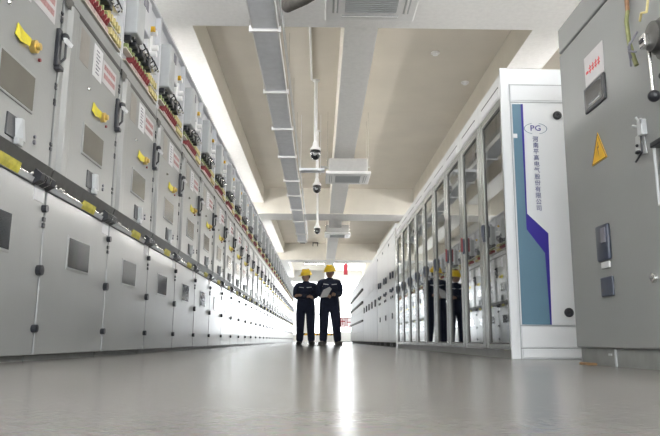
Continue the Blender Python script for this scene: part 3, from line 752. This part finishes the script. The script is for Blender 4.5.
def worker(loc, rz, label, H, head_yaw, hands, feet, shoe, hold):
    """local frame: faces -y (towards the camera), x to the picture's right"""
    t = thing('person', label, 'person', loc, None, rz)
    k = H/1.72
    V = lambda *p: (p[0]*k*1.16, p[1]*k, p[2]*k)
    (fl, fr) = feet; hl, hr = hands      # hl: hand at picture left
    el = (-.212, -.01, 1.12); er = (.212, -.01, 1.12)
    sL, sR = (-.185, .01, 1.40), (.185, .01, 1.40)
    N = []; E = []
    def add(p, r, link=None):
        N.append((V(*p), tuple(c*k for c in r) if isinstance(r, tuple) else r*k)); i = len(N)-1
        if link is not None: E.append((link, i))
        return i
    # body: one continuous skin surface
    pel = add((0, 0, .94), (.12, .09)); wa = add((0, 0, 1.10), (.11, .08), pel); chx = add((0, .0, 1.28), (.13, .09), wa)
    cl = add((0, .01, 1.41), (.08, .06), chx); nk = add((0, .01, 1.48), .045, cl); nk2 = add((0, -.005, 1.54), .045, nk)
    def arm(sh, e, h):
        a = add(sh, .05, cl); b = add(e, .036, a)
        wv = Vector(h) - Vector(e); wr = Vector(h) - wv.normalized()*.04
        c = add(tuple(wr), (.024, .024), b)
        p = add(tuple(Vector(h)+wv.normalized()*.03), (.034, .018), c)
        side = wv.normalized().cross(Vector((0, -1, 0))); side = side.normalized() if side.length > .1 else Vector((0, 0, 1))
        fwd = wv.normalized(); pv = Vector(N[p][0])/k
        for q, (off, ln) in enumerate(((-.027, .060), (-.009, .072), (.009, .067), (.027, .052))):
            f0 = pv + side*off + fwd*.03; f1 = f0 + fwd*ln*.55 + Vector((0, -.004, -.008)); f2 = f1 + fwd*ln*.4 + Vector((0, .006, -.02))
            i0 = add(tuple(f0), .0095, p); i1 = add(tuple(f1), .009, i0); add(tuple(f2), .0075, i1)
        tb = pv - fwd*.02 + side*(.032 if h[0] > 0 else -.032)*-1
        i0 = add(tuple(tb), .012, c); add(tuple(tb + fwd*.035 + side*-.012 + Vector((0, -.012, 0))), .010, i0)
    arm(sL, el, hl); arm(sR, er, hr)
    for sx, ft in ((-1, fl), (1, fr)):
        hp = add((sx*.095, 0, .88), (.085, .085), pel); kn = add(((sx*.10+ft[0])/2, -.02, .49), .058, hp); an = add((ft[0], ft[1]+.02, .09), .04, kn)
        add((ft[0]+ft[2]*.09, ft[1]-.11, .045), (.035, .03), an)
    body = skin_obj('body', N, E, M['skin'], t)
    # head with face (joined into the body mesh)
    hb = bmesh.new(); hb.from_mesh(body.data)
    tb = bmesh.new(); bmesh.ops.create_uvsphere(tb, u_segments=28, v_segments=20, radius=1)
    for v in tb.verts:
        x, y, z = v.co
        fx = .078*(1 - .22*max(0, -z)**1.5); fy = .098; fz = .118
        yy = y*fy; xx = x*fx; zz = z*fz
        if y < 0:
            front = -y
            yy += -.010*math.exp(-((z+.62)/.22)**2)*front       # chin
            yy += .010*math.exp(-((z-.08)/.12)**2)*front*math.exp(-((abs(x)-.36)/.2)**2)   # eye sockets
            yy -= .026*math.exp(-((x)/.16)**2)*math.exp(-((z+.16)/.17)**2)*front  # nose
            yy -= .007*math.exp(-(x/.3)**2)*math.exp(-((z+.46)/.07)**2)*front  # lips
            yy += .004*math.exp(-(x/.3)**2)*math.exp(-((z+.40)/.025)**2)
        else:
            if z < -.3: yy *= 1 - .35*min(1, (-z-.3)/.7)
        v.co = (xx, yy, zz)
    for sx in (-1, 1):
        e = bmesh.new(); bmesh.ops.create_uvsphere(e, u_segments=10, v_segments=8, radius=1)
        bmesh.ops.transform(e, matrix=Matrix.Translation((sx*.080, .008, -.012)) @ Matrix.Diagonal((.010, .020, .033, 1)), verts=e.verts[:])
        me = bpy.data.meshes.new('e'); e.to_mesh(me); e.free(); tb.from_mesh(me); bpy.data.meshes.remove(me)
    HM = Matrix.Translation(V(0, -.02, 1.60)) @ Matrix.Rotation(head_yaw, 4, 'Z') @ Matrix.Rotation(math.radians(6), 4, 'X') @ Matrix.Scale(k, 4)
    bmesh.ops.transform(tb, matrix=HM, verts=tb.verts[:])
    me = bpy.data.meshes.new('h'); tb.to_mesh(me); tb.free(); hb.from_mesh(me); bpy.data.meshes.remove(me)
    hb.to_mesh(body.data); hb.free()
    for p in body.data.polygons: p.use_smooth = True
    def headpart(mb, name, mt, sm=True):
        bmesh.ops.transform(mb.bm, matrix=HM, verts=mb.bm.verts[:]); return mb.build(name, mt, t, sm)
    ey = MB()
    for sx in (-1, 1): ey.sph((sx*.029, -.082, .008), .010, (1.3, .6, .7), 10)
    headpart(ey, 'eye', M['shoe'])
    ha = MB(); ha.sph((0, .016, .022), .1, (.83, .98, 1.06), 24)
    for v in list(ha.bm.verts):
        if v.co.z < -.055 or (v.co.y < -.03 and v.co.z < .035): v.co = Vector((v.co.x*.75, max(v.co.y, -.02)*.7, max(v.co.z, -.05)))
    headpart(ha, 'hair', M['hair'])
    hm = MB(); pr = [(.122, .030), (.121, .06), (.115, .09), (.102, .12), (.080, .147), (.05, .166), (.02, .175), (.002, .176)]
    hm.lathe(pr, (0, .008, 0), 30)
    bm_ = hm.bm
    for v in bm_.verts: v.co.y *= 1.16
    hm.lathe([(.128, .026), (.128, .036), (.10, .040)], (0, .005, 0), 30)
    br_ = []
    for kk in range(13):
        a = -PI*.85 + kk*(PI*.7)/12; br_.append((.135*math.cos(a), .155*math.sin(a) - .035*math.sin(PI*kk/12), .022))
    br_ += [(.05, -.05, .03), (-.05, -.05, .03)]
    hm.prism(br_, (0, 0, .009)); hm.box(-.012, .012, -.09, .10, .12, .182, .008)
    headpart(hm, 'helmet', M['helmet'])
    # coverall
    N.clear(); E.clear()
    pel = add((0, 0, .96), (.20, .14)); wa = add((0, 0, 1.10), (.21, .135), pel); chx = add((0, .0, 1.28), (.225, .135), wa)
    cl = add((0, .01, 1.405), (.12, .085), chx); add((0, .008, 1.475), (.068, .062), cl)
    for sh, e, h in ((sL, el, hl), (sR, er, hr)):
        a = add(sh, .082, cl); mid = tuple((Vector(sh)*.5+Vector(e)*.5) + Vector((math.copysign(.012, e[0]), 0, 0))); mi = add(mid, .078, a)
        b = add(e, .068, mi); wv = (Vector(h)-Vector(e)); wr = Vector(h) - wv.normalized()*.005
        c0 = add(tuple(Vector(e)+wv*.45), .06, b); add(tuple(wr), .050, c0)
    for sx, ft in ((-1, fl), (1, fr)):
        hp = add((sx*.10, 0, .82), (.138, .130), pel); kn = add(((sx*.10+ft[0])/2-sx*.004, -.022, .50), (.116, .108), hp)
        c2 = add(((ft[0]*.7+sx*.03), ft[1]*.5, .28), .096, kn); add((ft[0], ft[1]+.02, .075), (.088, .09), c2)
    skin_obj('coverall', N, E, M['overall'], t)
    # collar, belt, pocket flaps, reflective strips
    MB().lathe([(.085, 0), (.078, .045), (.062, .05)], V(0, .008, 1.44), 20).build('collar', M['overall'], t, True)
    for sx in (-1, 1):
        rs = MB(); rs.prism([(sx*.035*k, -.128*k, 1.325*k), (sx*.15*k, -.112*k, 1.338*k), (sx*.15*k, -.112*k, 1.352*k), (sx*.035*k, -.128*k, 1.340*k)], (0, -.006, 0)).build('reflective_strip', M['reflective'], t)
        MB().box(sx*.09*k-.055, sx*.09*k+.055, -.137*k, -.12*k, 1.24*k, 1.315*k, .005).build('chest_pocket', M['overall'], t)
    for (fx, fy, fa) in feet:
        s = MB(); s.sph((0, -.05, .05), .1, (.50, 1.35, .50), 16); s.sph((0, .045, .075), .065, (.75, 1.0, 1.05), 12)
        for v in s.bm.verts: v.co.z = max(v.co.z, .0)
        s.box(-.05, .05, -.17, .10, .0, .018, .006)
        bmesh.ops.transform(s.bm, matrix=Matrix.Translation(V(fx, fy, 0)) @ Matrix.Rotation(fa, 4, 'Z') @ Matrix.Scale(k, 4), verts=s.bm.verts[:])
        s.build('shoe', shoe, t, True)
    return t
worker((-.34, 15.65, 0), math.radians(-6), 'worker in dark coverall and yellow helmet on the left, arms folded at the waist', 1.73, math.radians(-52),
       ((.07, -.235, 1.11), (-.08, -.205, 1.14)), ((-.115, 0, -.2), (.125, -.03, .5)), M['shoe'], None)
worker((.215, 15.1, 0), math.radians(4), 'worker in dark coverall and yellow helmet on the right, holding a sheet of paper', 1.77, math.radians(-48),
       ((-.06, -.24, 1.08), (.08, -.20, 1.12)), ((-.115, -.02, -.7), (.165, 0, .5)), M['shoe_grey'], None)
pp = MB().prism([(-.01, 14.83, 1.06), (.16, 14.80, 1.08), (.26, 14.82, 1.26), (.21, 14.84, 1.31), (.07, 14.86, 1.24)], (0, -.006, 0))
o = pp.build('clipboard_sheet', M['paper']); tag(o, 'pale sheet of paper held at the waist by the right worker', 'paper')
